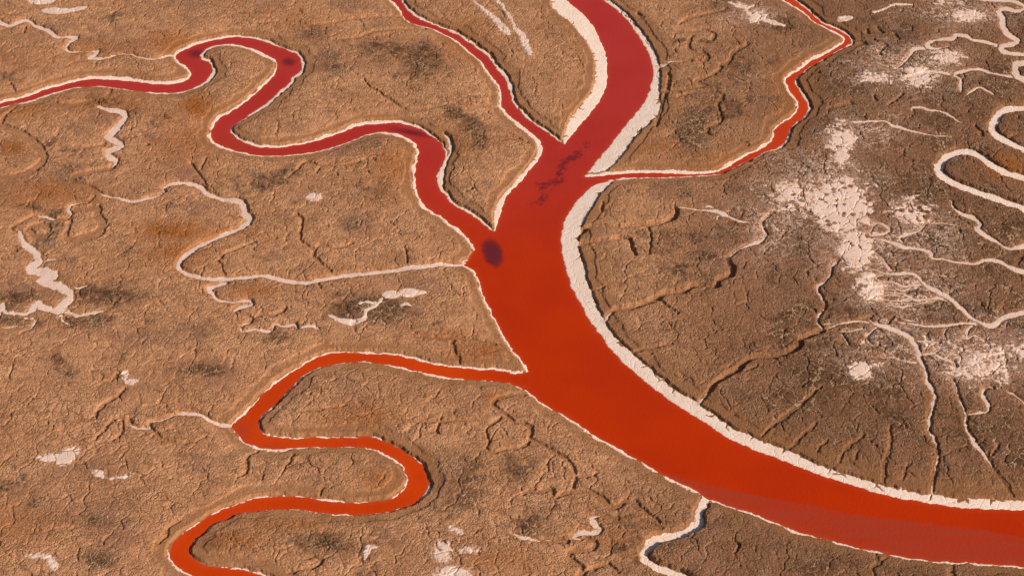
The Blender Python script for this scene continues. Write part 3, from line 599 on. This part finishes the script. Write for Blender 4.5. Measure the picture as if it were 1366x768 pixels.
def cracks(sc, wid, warp):
    v = N.node('ShaderNodeTexVoronoi', feature='DISTANCE_TO_EDGE'); v.inputs['Scale'].default_value = sc
    wv = N.node('ShaderNodeVectorMath', operation='ADD'); N.link(N.co, wv.inputs[0])
    nz = N.node('ShaderNodeTexNoise'); nz.inputs['Scale'].default_value = sc * 1.6; nz.inputs['Detail'].default_value = 2; N.link(N.co, nz.inputs['Vector'])
    sv = N.node('ShaderNodeVectorMath', operation='SCALE'); sv.inputs['Scale'].default_value = warp / sc; N.link(nz.outputs['Color'], sv.inputs[0])
    N.link(sv.outputs[0], wv.inputs[1]); N.link(wv.outputs[0], v.inputs['Vector'])
    return N.rampf(v.outputs['Distance'], 0.0, wid)
gate = N.rampf(N.noise(.22, 3, .6), .40, .62)
gate2 = N.math('ADD', .2, N.math('MULTIPLY', N.rampf(N.noise(.16, 3, .6), .36, .60), .8))
ck1 = cracks(.72, .055, 1.0)
ck2 = cracks(1.6, .085, .9)
veins = N.math('MAXIMUM', N.math('MULTIPLY', N.math('SUBTRACT', 1.0, ck1), gate2), N.math('MULTIPLY', N.math('SUBTRACT', 1.0, ck2), N.math('MULTIPLY', gate, .7)))
vf = N.math('ADD', .14, N.math('ADD', N.math('MULTIPLY', sep.outputs[0], .66), N.math('MULTIPLY', sep.outputs[2], .22)), True)
c = N.mix(N.math('MULTIPLY', veins, vf), c, (.66, .39, .22))
c = N.mix(N.math('MULTIPLY', sep2.outputs[0], .8), c, (.27, .112, .042))
c = N.mix(at.outputs['Alpha'], c, (.74, .48, .35))
N.link(c, b.inputs['Base Color'])
b.inputs['Roughness'].default_value = .95
b.inputs['Specular IOR Level'].default_value = .1
def vor(sc):
    v = N.node('ShaderNodeTexVoronoi', feature='F1'); v.inputs['Scale'].default_value = sc
    wv = N.node('ShaderNodeVectorMath', operation='ADD'); N.link(N.co, wv.inputs[0])
    nz = N.node('ShaderNodeTexNoise'); nz.inputs['Scale'].default_value = sc * .8; nz.inputs['Detail'].default_value = 0; N.link(N.co, nz.inputs['Vector'])
    sv = N.node('ShaderNodeVectorMath', operation='SCALE'); sv.inputs['Scale'].default_value = .5 / sc; N.link(nz.outputs['Color'], sv.inputs[0])
    N.link(sv.outputs[0], wv.inputs[1]); N.link(wv.outputs[0], v.inputs['Vector'])
    return v.outputs['Distance']
h = N.math('ADD', N.math('MULTIPLY', N.noise(11.0, 3, .75), .095), N.math('MULTIPLY', vor(5.5), -.05))
hc = N.math('ADD', N.math('MULTIPLY', N.math('MULTIPLY', ck1, gate2), .09), N.math('MULTIPLY', N.math('MULTIPLY', ck2, gate), .06))
bp = N.node('ShaderNodeBump'); bp.inputs['Strength'].default_value = 1.0; bp.inputs['Distance'].default_value = 1.0
smooth_ = N.math('SUBTRACT', 1.0, N.math('ADD', N.math('MULTIPLY', sep.outputs[2], .55), N.math('MULTIPLY', sep2.outputs[0], .5)), True)
edge_calm = N.math('SUBTRACT', 1.0, N.math('MULTIPLY', sep2.outputs[0], .8), True)
N.link(N.math('ADD', N.math('MULTIPLY', h, smooth_), N.math('MULTIPLY', hc, edge_calm)), bp.inputs['Height'])
N.link(bp.outputs[0], b.inputs['Normal'])

# salt
def salt_material(name, c0, c1, c2):
    m, nt, b = new_mat(name); N = NT(nt); N.coords()
    a = N.noise(.5, 5, .6); f = N.noise(7, 4, .7)
    c = N.mix(N.rampf(a, .35, .7), c0, c1)
    c = N.mix(N.math('MULTIPLY', N.rampf(f, .5, .8), .45), c, c2)
    at = N.node('ShaderNodeAttribute', attribute_name='thin')
    sp = N.node('ShaderNodeSeparateColor'); N.link(at.outputs['Color'], sp.inputs[0])
    tf = N.math('MULTIPLY', sp.outputs[0], N.math('ADD', .35, N.math('MULTIPLY', N.rampf(f, .35, .65), .5)))
    c = N.mix(tf, c, (.56, .30, .145))
    N.link(c, b.inputs['Base Color'])
    b.inputs['Roughness'].default_value = .8
    b.inputs['Specular IOR Level'].default_value = .25
    v = N.node('ShaderNodeTexVoronoi', feature='DISTANCE_TO_EDGE'); v.inputs['Scale'].default_value = 1.1
    N.link(N.co, v.inputs['Vector'])
    h = N.math('ADD', N.math('MULTIPLY', N.noise(6, 5, .7), .05), N.math('MULTIPLY', N.rampf(v.outputs[0], 0, .06), .03))
    bp = N.node('ShaderNodeBump'); bp.inputs['Strength'].default_value = .6; bp.inputs['Distance'].default_value = 1
    N.link(h, bp.inputs['Height']); N.link(bp.outputs[0], b.inputs['Normal'])
    return m
M_bank = salt_material('bank_salt', (.85, .635, .51), (.80, .565, .435), (.66, .42, .29))
M_bed = salt_material('creek_bed_salt', (.77, .535, .425), (.69, .455, .345), (.50, .30, .20))
M_pan = salt_material('pan_salt', (.80, .55, .435), (.73, .48, .365), (.52, .31, .21))

# brine
def water_material():
    m, nt, b = new_mat('red_brine'); N = NT(nt); N.coords()
    at = N.node('ShaderNodeAttribute', attribute_name='brine')
    sep = N.node('ShaderNodeSeparateColor'); N.link(at.outputs['Color'], sep.inputs[0])
    c = N.mix(sep.outputs[1], (.415, .029, .020), (.46, .028, .0001))  # pinker base at the top: sky reflection painted into the colour
    c = N.mix(at.outputs['Alpha'], c, (.57, .048, .0004))
    c = N.mix(N.math('MULTIPLY', N.rampf(N.noise(.10, 5, .55), .35, .65), .28), c, (.32, .012, .002))
    mp = N.node('ShaderNodeMapping'); mp.inputs['Scale'].default_value = (.12, 1.0, 1); mp.inputs['Rotation'].default_value = (0, 0, R(8))
    N.link(N.co, mp.inputs[0])
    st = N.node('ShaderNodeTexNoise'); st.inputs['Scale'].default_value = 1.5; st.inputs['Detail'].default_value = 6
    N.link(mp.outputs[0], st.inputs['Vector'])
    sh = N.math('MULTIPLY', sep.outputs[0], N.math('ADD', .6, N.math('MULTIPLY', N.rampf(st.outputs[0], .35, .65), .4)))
    c = N.mix(sh, c, (.345, .040, .017))  # tints the shallows and paints in the lower-right sheen
    c = N.mix(sep.outputs[2], c, (.52, .06, .015))
    N.link(c, b.inputs['Base Color'])
    b.inputs['IOR'].default_value = 1.34
    b.inputs['Specular IOR Level'].default_value = .25
    b.inputs['Roughness'].default_value = .12
    bp = N.node('ShaderNodeBump'); bp.inputs['Strength'].default_value = .25; bp.inputs['Distance'].default_value = .1
    N.link(N.noise(3.0, 3, .6), bp.inputs['Height']); N.link(bp.outputs[0], b.inputs['Normal'])
    return m
M_water = water_material()

# dark algae afloat on the brine, thinning out at its edges
M_alga, nt, b = new_mat('purple_algae'); N = NT(nt); N.coords()
at = N.node('ShaderNodeAttribute', attribute_name='thick'); sep = N.node('ShaderNodeSeparateColor'); N.link(at.outputs['Color'], sep.inputs[0])
N.link(N.mix(N.noise(1.5, 4), (.15, .010, .018), (.10, .009, .022)), b.inputs['Base Color'])
N.link(sep.outputs[0], b.inputs['Alpha'])
b.inputs['Roughness'].default_value = .5

# ------------------------------------------------------------------ meshes
XF = X.astype(np.float32); YF = Y.astype(np.float32)


def build(name, mask_f, z, mat, attrs=None):
    """one mesh from the grid cells where mask_f (NY-1, NX-1) is set"""
    jj, ii = np.nonzero(mask_f)
    if len(jj) == 0:
        return None
    v00 = jj * NX + ii
    quads = np.stack([v00, v00 + 1, v00 + NX + 1, v00 + NX], 1).ravel()
    used = np.zeros(NX * NY, bool); used[quads] = True
    idx = np.cumsum(used) - 1
    quads = idx[quads].astype(np.int32)
    sel = np.nonzero(used)[0]
    co = np.stack([XF.ravel()[sel], YF.ravel()[sel], z.ravel()[sel]], 1).astype(np.float32)
    me = bpy.data.meshes.new(name)
    me.vertices.add(len(sel)); me.vertices.foreach_set('co', co.ravel())
    nq = len(jj)
    me.loops.add(nq * 4); me.loops.foreach_set('vertex_index', quads)
    me.polygons.add(nq)
    me.polygons.foreach_set('loop_start', np.arange(0, nq * 4, 4, dtype=np.int32))
    me.polygons.foreach_set('use_smooth', np.ones(nq, bool))
    me.update(calc_edges=True)
    for an, arr in (attrs or {}).items():
        a = me.attributes.new(an, 'FLOAT_COLOR', 'POINT')
        rgba = np.ones((len(sel), 4), np.float32)
        for k, ch in enumerate(arr): rgba[:, k] = ch.ravel()[sel]
        a.data.foreach_set('color', rgba.ravel())
    me.materials.append(mat)
    o = bpy.data.objects.new(name, me)
    col.objects.link(o)
    return o


def cells(vmask):
    return vmask[:-1, :-1] | vmask[1:, :-1] | vmask[:-1, 1:] | vmask[1:, 1:]


def tag(o, label, cat, group=None, kind=None):
    if o is None: return
    o['label'] = label; o['category'] = cat
    if group: o['group'] = group
    if kind: o['kind'] = kind


edge_tint = np.clip((1 - sstep(0.5, 1.7, rim)) * 1.0 + 0.5 * (1 - sstep(0, .8, creek_any)) + 0.75 * (1 - sstep(-.05, .2, gd)), 0, 1) * (0.7 + 0.3 * n_med)
rimW = np.minimum.reduce([S[k] for k in ('main_right_low', 'main_left_top', 'main_right_top')])
edge_tint = np.clip(np.maximum(edge_tint, .75 * (1 - sstep(.8, 3.0, rimW + .4 * n_med))), 0, 1)
print('ground')
g = build('ground', np.ones((NY - 1, NX - 1), bool), Z, gm,
          {'cover': (dark, orange, flat, dust), 'edge': (np.clip(edge_tint, 0, 1), crk, greyer)})
g['kind'] = 'structure'
g['label'] = 'dried cracked tan and brown mud plain cut by gullies'

# water surfaces, each channel its own sheet; later ones stop where an earlier one begins
sheen_shallow = np.zeros(X.shape, np.float32)
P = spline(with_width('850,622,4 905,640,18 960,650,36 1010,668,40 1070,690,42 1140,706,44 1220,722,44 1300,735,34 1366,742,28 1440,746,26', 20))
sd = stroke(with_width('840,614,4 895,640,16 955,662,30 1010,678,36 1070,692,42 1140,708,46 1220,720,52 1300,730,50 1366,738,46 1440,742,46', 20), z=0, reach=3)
sheen_shallow = np.where((D['main'] < .5), 1 - sstep(-0.3, 0.12, sd + 0.2 * n_med), 0) * .9  # lower-right band: ripple sheen put into the brine colour
sheen_shallow = np.maximum(sheen_shallow, .8 * np.exp(-blob(318, 570, 18, 14)) + .5 * np.exp(-blob(352, 592, 30, 6)))
sheen_shallow = np.maximum(sheen_shallow, .7 * np.exp(-blob(318, 190, 26, 18)))
sheen_shallow = np.maximum(sheen_shallow, .45 * np.exp(-blob(30, 136, 60, 10)))
hot = np.where(D['low'] < .4, 1 - sstep(590, 700, U), np.where(D['right'] < .4, np.clip(sstep(800, 1050, U) * .75 + .25 * sstep(200, 100, V), 0, 1), 0)).astype(np.float32)
lip = np.exp(-np.clip(-dw, 0, 9) / .18) * .6
WZ = np.zeros(X.shape, np.float32)
done = D['main'] < 0.0
taken = np.zeros((NY - 1, NX - 1), bool)
for nm, kindname, mat, label in (
        ('main', 'river', M_water, 'wide deep red brine river sweeping from the top to the right edge'),
        ('mid', 'stream', M_water, 'crimson tributary running down from the top into the wide river'),
        ('meander', 'stream', M_water, 'long crimson meandering stream entering the river from the left'),
        ('low', 'stream', M_water, 'orange-red looping stream at the lower left of the marsh'),
        ('right', 'stream', M_water, 'narrow orange-red stream winding in from the top right')):
    m = cells(D[nm] < 0.35) & ~taken
    taken |= m
    o = build(kindname, m, WZ, mat, {'brine': (sheen_shallow, sstep(170, 360, V), lip, hot)})
    o['kind'] = 'structure'; o['label'] = label

AZ_ = WZ + 0.006
oval = np.clip(1 - sstep(.2, 1.6, blob(656.5, 333, 12, 19, -22) + .45 * n_med + .2 * n_fine), 0, 1) * .72
stk = stroke(with_width('775,197,6 768,207,11 760,214,5 752,221,2 744,236,9 736,243,15 727,250,12 722,262,8 716,277,5', 6), z=0, reach=2)
stk2 = np.clip(.45 * (1 - sstep(-.6, .5, stk + 1.0 * n_fine + 1.9 * n_med + .25)), 0, 1)
for a, lab in ((oval, 'dark purple oval patch in the red river opposite the meander mouth'),
               (stk2, 'broken purple streak drifting along the middle of the red river')):
    o = build('algae_patch', cells((a > 0.02) & (dw < -.2)), AZ_.astype(np.float32), M_alga, {'thick': (a, a, a)})
    tag(o, lab, 'algae')
for q, lab in (((262, 68, 10, 5, .5), 'small dark purple smudge in the red meander at its upper left bend'),
               ((385, 79, 8, 5, .5), 'small dark purple smudge in the red meander at its right-hand bend'),
               ((550, 173, 26, 3.6, .45), 'long thin purple smudge in the meander above the brown islet')):
    a = np.clip(q[4] * (np.exp(-blob(*q[:4], 10 if q[0] == 550 else 0)) * 1.3 - .1 + .3 * n_med * np.exp(-blob(q[0], q[1], q[2] * 1.2, q[3] * 1.2))), 0, 1)
    o = build('algae_patch', cells((a > 0.02) & (dw < -.1)), AZ_.astype(np.float32), M_alga, {'thick': (a, a, a)})
    tag(o, lab, 'algae')

BANK_LABEL = {
    'main_left_top': 'broad white salt bank on the left side of the river at the top',
    'mid_right': 'thin ragged salt rim on the right side of the crimson tributary',
    'mid_left': 'cream salt rim on the left side of the tributary, ending in a white tip',
    'meander_right': 'long cream salt rim along the upper side of the crimson meander',
    'meander_left': 'long salt rim along the lower side of the crimson meander',
    'main_left_mid': 'narrow cream salt rim on the river between the white creek and the lower stream',
    'low_top': 'cream salt rim along the upper edge of the lower left stream, ending in a point',
    'low_outer': 'cream salt rim on the outside of the lower left looping stream',
    'low_inner': 'thin patchy salt rim on the inside of the lower left looping stream',
    'main_left_low': 'thin pale salt rim along the lower left edge of the wide river',
    'main_right_low': 'broad cracked white salt bank curving along the right side of the river',
    'right_low': 'thin broken salt rim on the lower side of the narrow right stream',
    'right_top': 'cream salt rim on the upper side of the narrow right stream',
    'main_right_top': 'white salt bank widening down to a point on the upper right of the river'}
def thinness(s, full, wet=None):
    t = 1 - sstep(0.0, full, s)
    if wet is not None: t = t * sstep(.1, .3, wet)
    return (t.astype(np.float32),) * 3


def tidy(m, keep=.5):
    """drop small loose scraps of a cell mask (4-connected)"""
    cellset = set(zip(*[a.tolist() for a in np.nonzero(m)]))
    total = len(cellset); out = np.zeros_like(m)
    sizes = []
    while cellset:
        seed = cellset.pop(); comp = [seed]; q = [seed]
        while q:
            a, b_ = q.pop()
            for c_ in ((a + 1, b_), (a - 1, b_), (a, b_ + 1), (a, b_ - 1)):
                if c_ in cellset:
                    cellset.remove(c_); comp.append(c_); q.append(c_)
        sizes.append(len(comp))
        if len(comp) > keep * total:
            cc = np.array(comp); out[cc[:, 0], cc[:, 1]] = True
    return out


WIDE = ('main_left_top', 'main_right_low', 'main_right_top')
SHADY = ('low_inner', 'low_outer', 'meander_left', 'right_low', 'main_left_low', 'mid_right')
salt_taken = np.zeros((NY - 1, NX - 1), bool)
for k in E:
    if k in WIDE:
        s = -S[k] + 0.12 * n_fine + 0.14 * n_med - 0.6 * np.exp(-(ec / 0.028) ** 2) * (gnoise(XN / 2, YN / 2, 99) > -.3) - .12 * np.exp(-(ea / 0.04) ** 2)
    else:
        s = -S[k] + 0.09 * n_fine + .05 * n_sp + .10 * gnoise(XN / 1.7, YN / 1.7, 103) - (.46 if k in SHADY else .18) * np.clip(n_med + .15, 0, 1) - (.02 if k in SHADY else 0)
    z = Z + np.clip(s * 0.35, -0.08, 0.035) - 0.012
    m = cells((s > -0.15) & (dw > -0.45)) & ~salt_taken
    salt_taken |= m
    o = build('salt_bank', m, z.astype(np.float32), M_bank, {'thin': thinness(s, .16, dw)})
    tag(o, BANK_LABEL[k], 'salt bank', 'salt banks along the red channels')

CREEK_LABEL = {
    'c_topleft': 'thin white kinked creek at the upper left that joins the red meander',
    'c_zigzag': 'short broad white zigzag creek below the red meander at the left',
    'c_mid': 'long white salt creek winding right into the wide river',
    'c_midtail': 'faint broken white thread left of the long white creek',
    'c_trunk': 'broad branching white creek at the left edge shaped like antlers',
    'c_undermid': 'small squiggling white creek hanging below the long white creek',
    'c_lowleft': 'thin white creek leading left out of the lower left red stream',
    'c_bottom': 'deep S-shaped white creek below the river at the bottom',
    'c_bottomhook': 'small pale hooked creek beside the S-shaped white creek',
    'c_g4': 'short pale creek at the right bank of the upper river',
    'c_g9': 'pale gully head crossing the mud right of the river bend',
    'c_star': 'small white star-shaped salt trace right of the river',
    'c_g10': 'pale gully rising from the lower river bank to the big salt pan',
    'c_g13': 'white creek running straight down to the river with twigs at its head',
    'c_g14': 'forked pale creek running down to the river near the right edge',
    'c_right_fan': 'white creek at the right edge fanning into fine twigs by the pan',
    'c_right_upper': 'white creek running from the big salt pan to the right edge',
    'c_right_mid': 'stepped white creek between the loop and the right edge',
    'c_loop': 'broad white hairpin creek loop at the right edge',
    'c_loop2': 'white curved creek above the hairpin loop at the right edge',
    'c_edge': 'thin white creek with forks below the top right corner',
    'c_topright': 'tall white staircase creek in the top right corner',
    'c_r6': 'thin white thread leading right from the top of the big salt pan',
    'c_r7': 'short thin white thread above the hairpin loop',
    'c_islet': 'white salt-lined cut behind a brown islet beside the red meander'}
wob = gnoise(XN / 1.9, YN / 1.9, 101)
bed_taken = np.zeros((NY - 1, NX - 1), bool)
for k, (lines, w, depth) in CREEK.items():
    mat = M_bed if k not in ('c_bottom', 'c_islet', 'c_loop', 'c_loop2') else M_bank
    root = None
    if len(lines) > 1:
        p0 = parse(lines[0]); p0 = p0[len(p0) // 2]
        root = bpy.data.objects.new('dry_creek', None); col.objects.link(root)
        rx, ry = world(p0[0], p0[1], .2)
        root.location = (float(rx), float(ry), .2)
        tag(root, CREEK_LABEL[k], 'dry creek', 'dry white salt creeks')
    for li, ln in enumerate(lines):
        pw = run_on(with_width(ln, w))
        if k not in ('c_mid', 'c_topleft', 'c_edge', 'c_loop', 'c_loop2', 'c_bottom'):
            pw[-1][2] *= .3; pw[-2][2] *= .75
        d = stroke(pw, z=0.25, reach=2.0)
        thin = 1.0 if max(p[2] for p in pw) > 3 else .45
        s = -d + thin * (0.07 * n_fine + 0.09 * n_med + .10 * wob) + (.01 if thin == 1 else .04)
        if k == 'c_trunk': s = s + .16 * n_med + .10 * n_fine + .06 * n_sp
        z = Z + np.clip(s * 0.4, -0.08, 0.03) - 0.006
        m = cells((s > -0.14) & (rim > -0.3) & (dw > -.2)) & ~bed_taken
        bed_taken |= m
        o = build('dry_creek' if root is None else ('creek_bed' if li == 0 else 'side_branch'), tidy(m), z.astype(np.float32), mat, {'thin': thinness(s, .14)})
        if o is None: continue
        if root is None:
            tag(o, CREEK_LABEL[k], 'dry creek', 'dry white salt creeks')
        else:
            o.parent = root
            o.matrix_parent_inverse = root.matrix_basis.inverted()

PAN_LABEL = {
    'p_big': 'large broken pinkish white salt pan on the brown mud right of the river',
    'p_small': 'small round salt patch below the big broken pan',
    'p_speckle': 'pink speckled salt crust at the right edge above the river',
    'p_upper': 'netted salt pan below the staircase creek at the upper right',
    'p_topmost': 'patchy salt crust at the very top near the right corner',
    'p_topmid': 'patchy white salt at the top between the river and the right stream',
    'p_oval_a': 'white oval salt pool at the top left edge',
    'p_oval_b': 'white tapering salt pool just below the topmost oval at the left',
    'p_pad_a': 'left of two small white salt pads above the lower stream',
    'p_pad_b': 'right of two small white salt pads, pointed at its right end',
    'p_small_mid': 'small lone white patch below the crimson meander',
    'p_wedge': 'white wedge-shaped salt patch on the mud at the lower left',
    'p_wisp': 'faint pink salt wisp right of the white wedge',
    'p_hook': 'small white hooked salt trace near the bottom left corner',
    'p_hook_b': 'small white salt spot above the thin white creek at the left',
    'p_bottom_a': 'rounded white salt patch at the bottom edge',
    'p_bottom_b': 'faint salt wisp above the rounded patch at the bottom',
    'p_bottom_c': 'thin pale salt arc left of the rounded bottom patch',
    'p_streak_a': 'left of two speckled white streaks left of the upper river',
    'p_streak_b': 'right of two speckled white streaks left of the upper river',
    'p_tree': 'twig-like white salt trace leading to the two small pads',
    'p_dash_a': 'small pale oval salt spot near the bend of the upper right stream',
    'p_dash_b': 'thin pale salt dash at the top between the right stream and the corner'}
inner = (rim > 0.2) & (X > -81.5) & (X < 81.5) & (Y > 78.5) & (Y < 205)
best = np.full(X.shape, 0.0, np.float32); owner = np.full(X.shape, -1, np.int16)
for n, f in enumerate(PAN.values()):
    better = f > best
    best = np.where(better, f, best).astype(np.float32); owner[better] = n
for n, (k, f) in enumerate(PAN.items()):
    s = f.astype(np.float32)
    z = Z + np.clip(s * 0.09, -0.06 - .002 * n, 0.022)
    core_m = (s > 0.0) & inner
    grown = core_m.copy()
    for _ in range(32):          # the crust runs on just under the mud between its islands
        g2 = grown.copy()
        g2[1:] |= grown[:-1]; g2[:-1] |= grown[1:]; g2[:, 1:] |= grown[:, :-1]; g2[:, :-1] |= grown[:, 1:]
        grown = g2
    m = cells(grown & inner & ~((owner >= 0) & (owner != n)))
    big_ = k in ('p_big', 'p_upper', 'p_speckle')
    o = build('salt_pan' if big_ else 'salt_patch', tidy(m, .12 if big_ else .5), z.astype(np.float32), M_pan if U[core_m].mean() > 850 else M_bed, {'thin': thinness(s, .22)})
    tag(o, PAN_LABEL[k], 'salt pan' if big_ else 'salt patch', 'salt crusts lying on the mud')

# ------------------------------------------------------------------ light
w = bpy.data.worlds.new('World'); scene.world = w; w.use_nodes = True
nt = w.node_tree
bg = nt.nodes['Background']
sky = nt.nodes.new('ShaderNodeTexSky'); sky.sky_type = 'NISHITA'; sky.sun_disc = False
EL, AZ = R(31), R(116)              # compass-style azimuth: 0 = away from the camera (+Y), 90 = right (+X)
sky.sun_elevation = EL; sky.sun_rotation = AZ
nt.links.new(sky.outputs[0], bg.inputs[0]); bg.inputs[1].default_value = 0.07
sd_ = bpy.data.lights.new('sun', 'SUN'); sd_.energy = 4.8; sd_.angle = R(.5); sd_.color = (1.0, .93, .82)
so = bpy.data.objects.new('sun', sd_); col.objects.link(so)
from mathutils import Vector
d = Vector((math.cos(EL) * math.sin(AZ), math.cos(EL) * math.cos(AZ), math.sin(EL)))
so.rotation_euler = d.to_track_quat('Z', 'Y').to_euler()
so.location = d * 300

scene.cycles.max_bounces = 4; scene.cycles.diffuse_bounces = 2; scene.cycles.glossy_bounces = 2; scene.cycles.transmission_bounces = 0
vs = scene.view_settings
scene.display_settings.display_device = 'sRGB'
vs.view_transform = 'Standard'; vs.look = 'None'; vs.exposure = 0.18; vs.gamma = 1.0; vs.use_curve_mapping = False
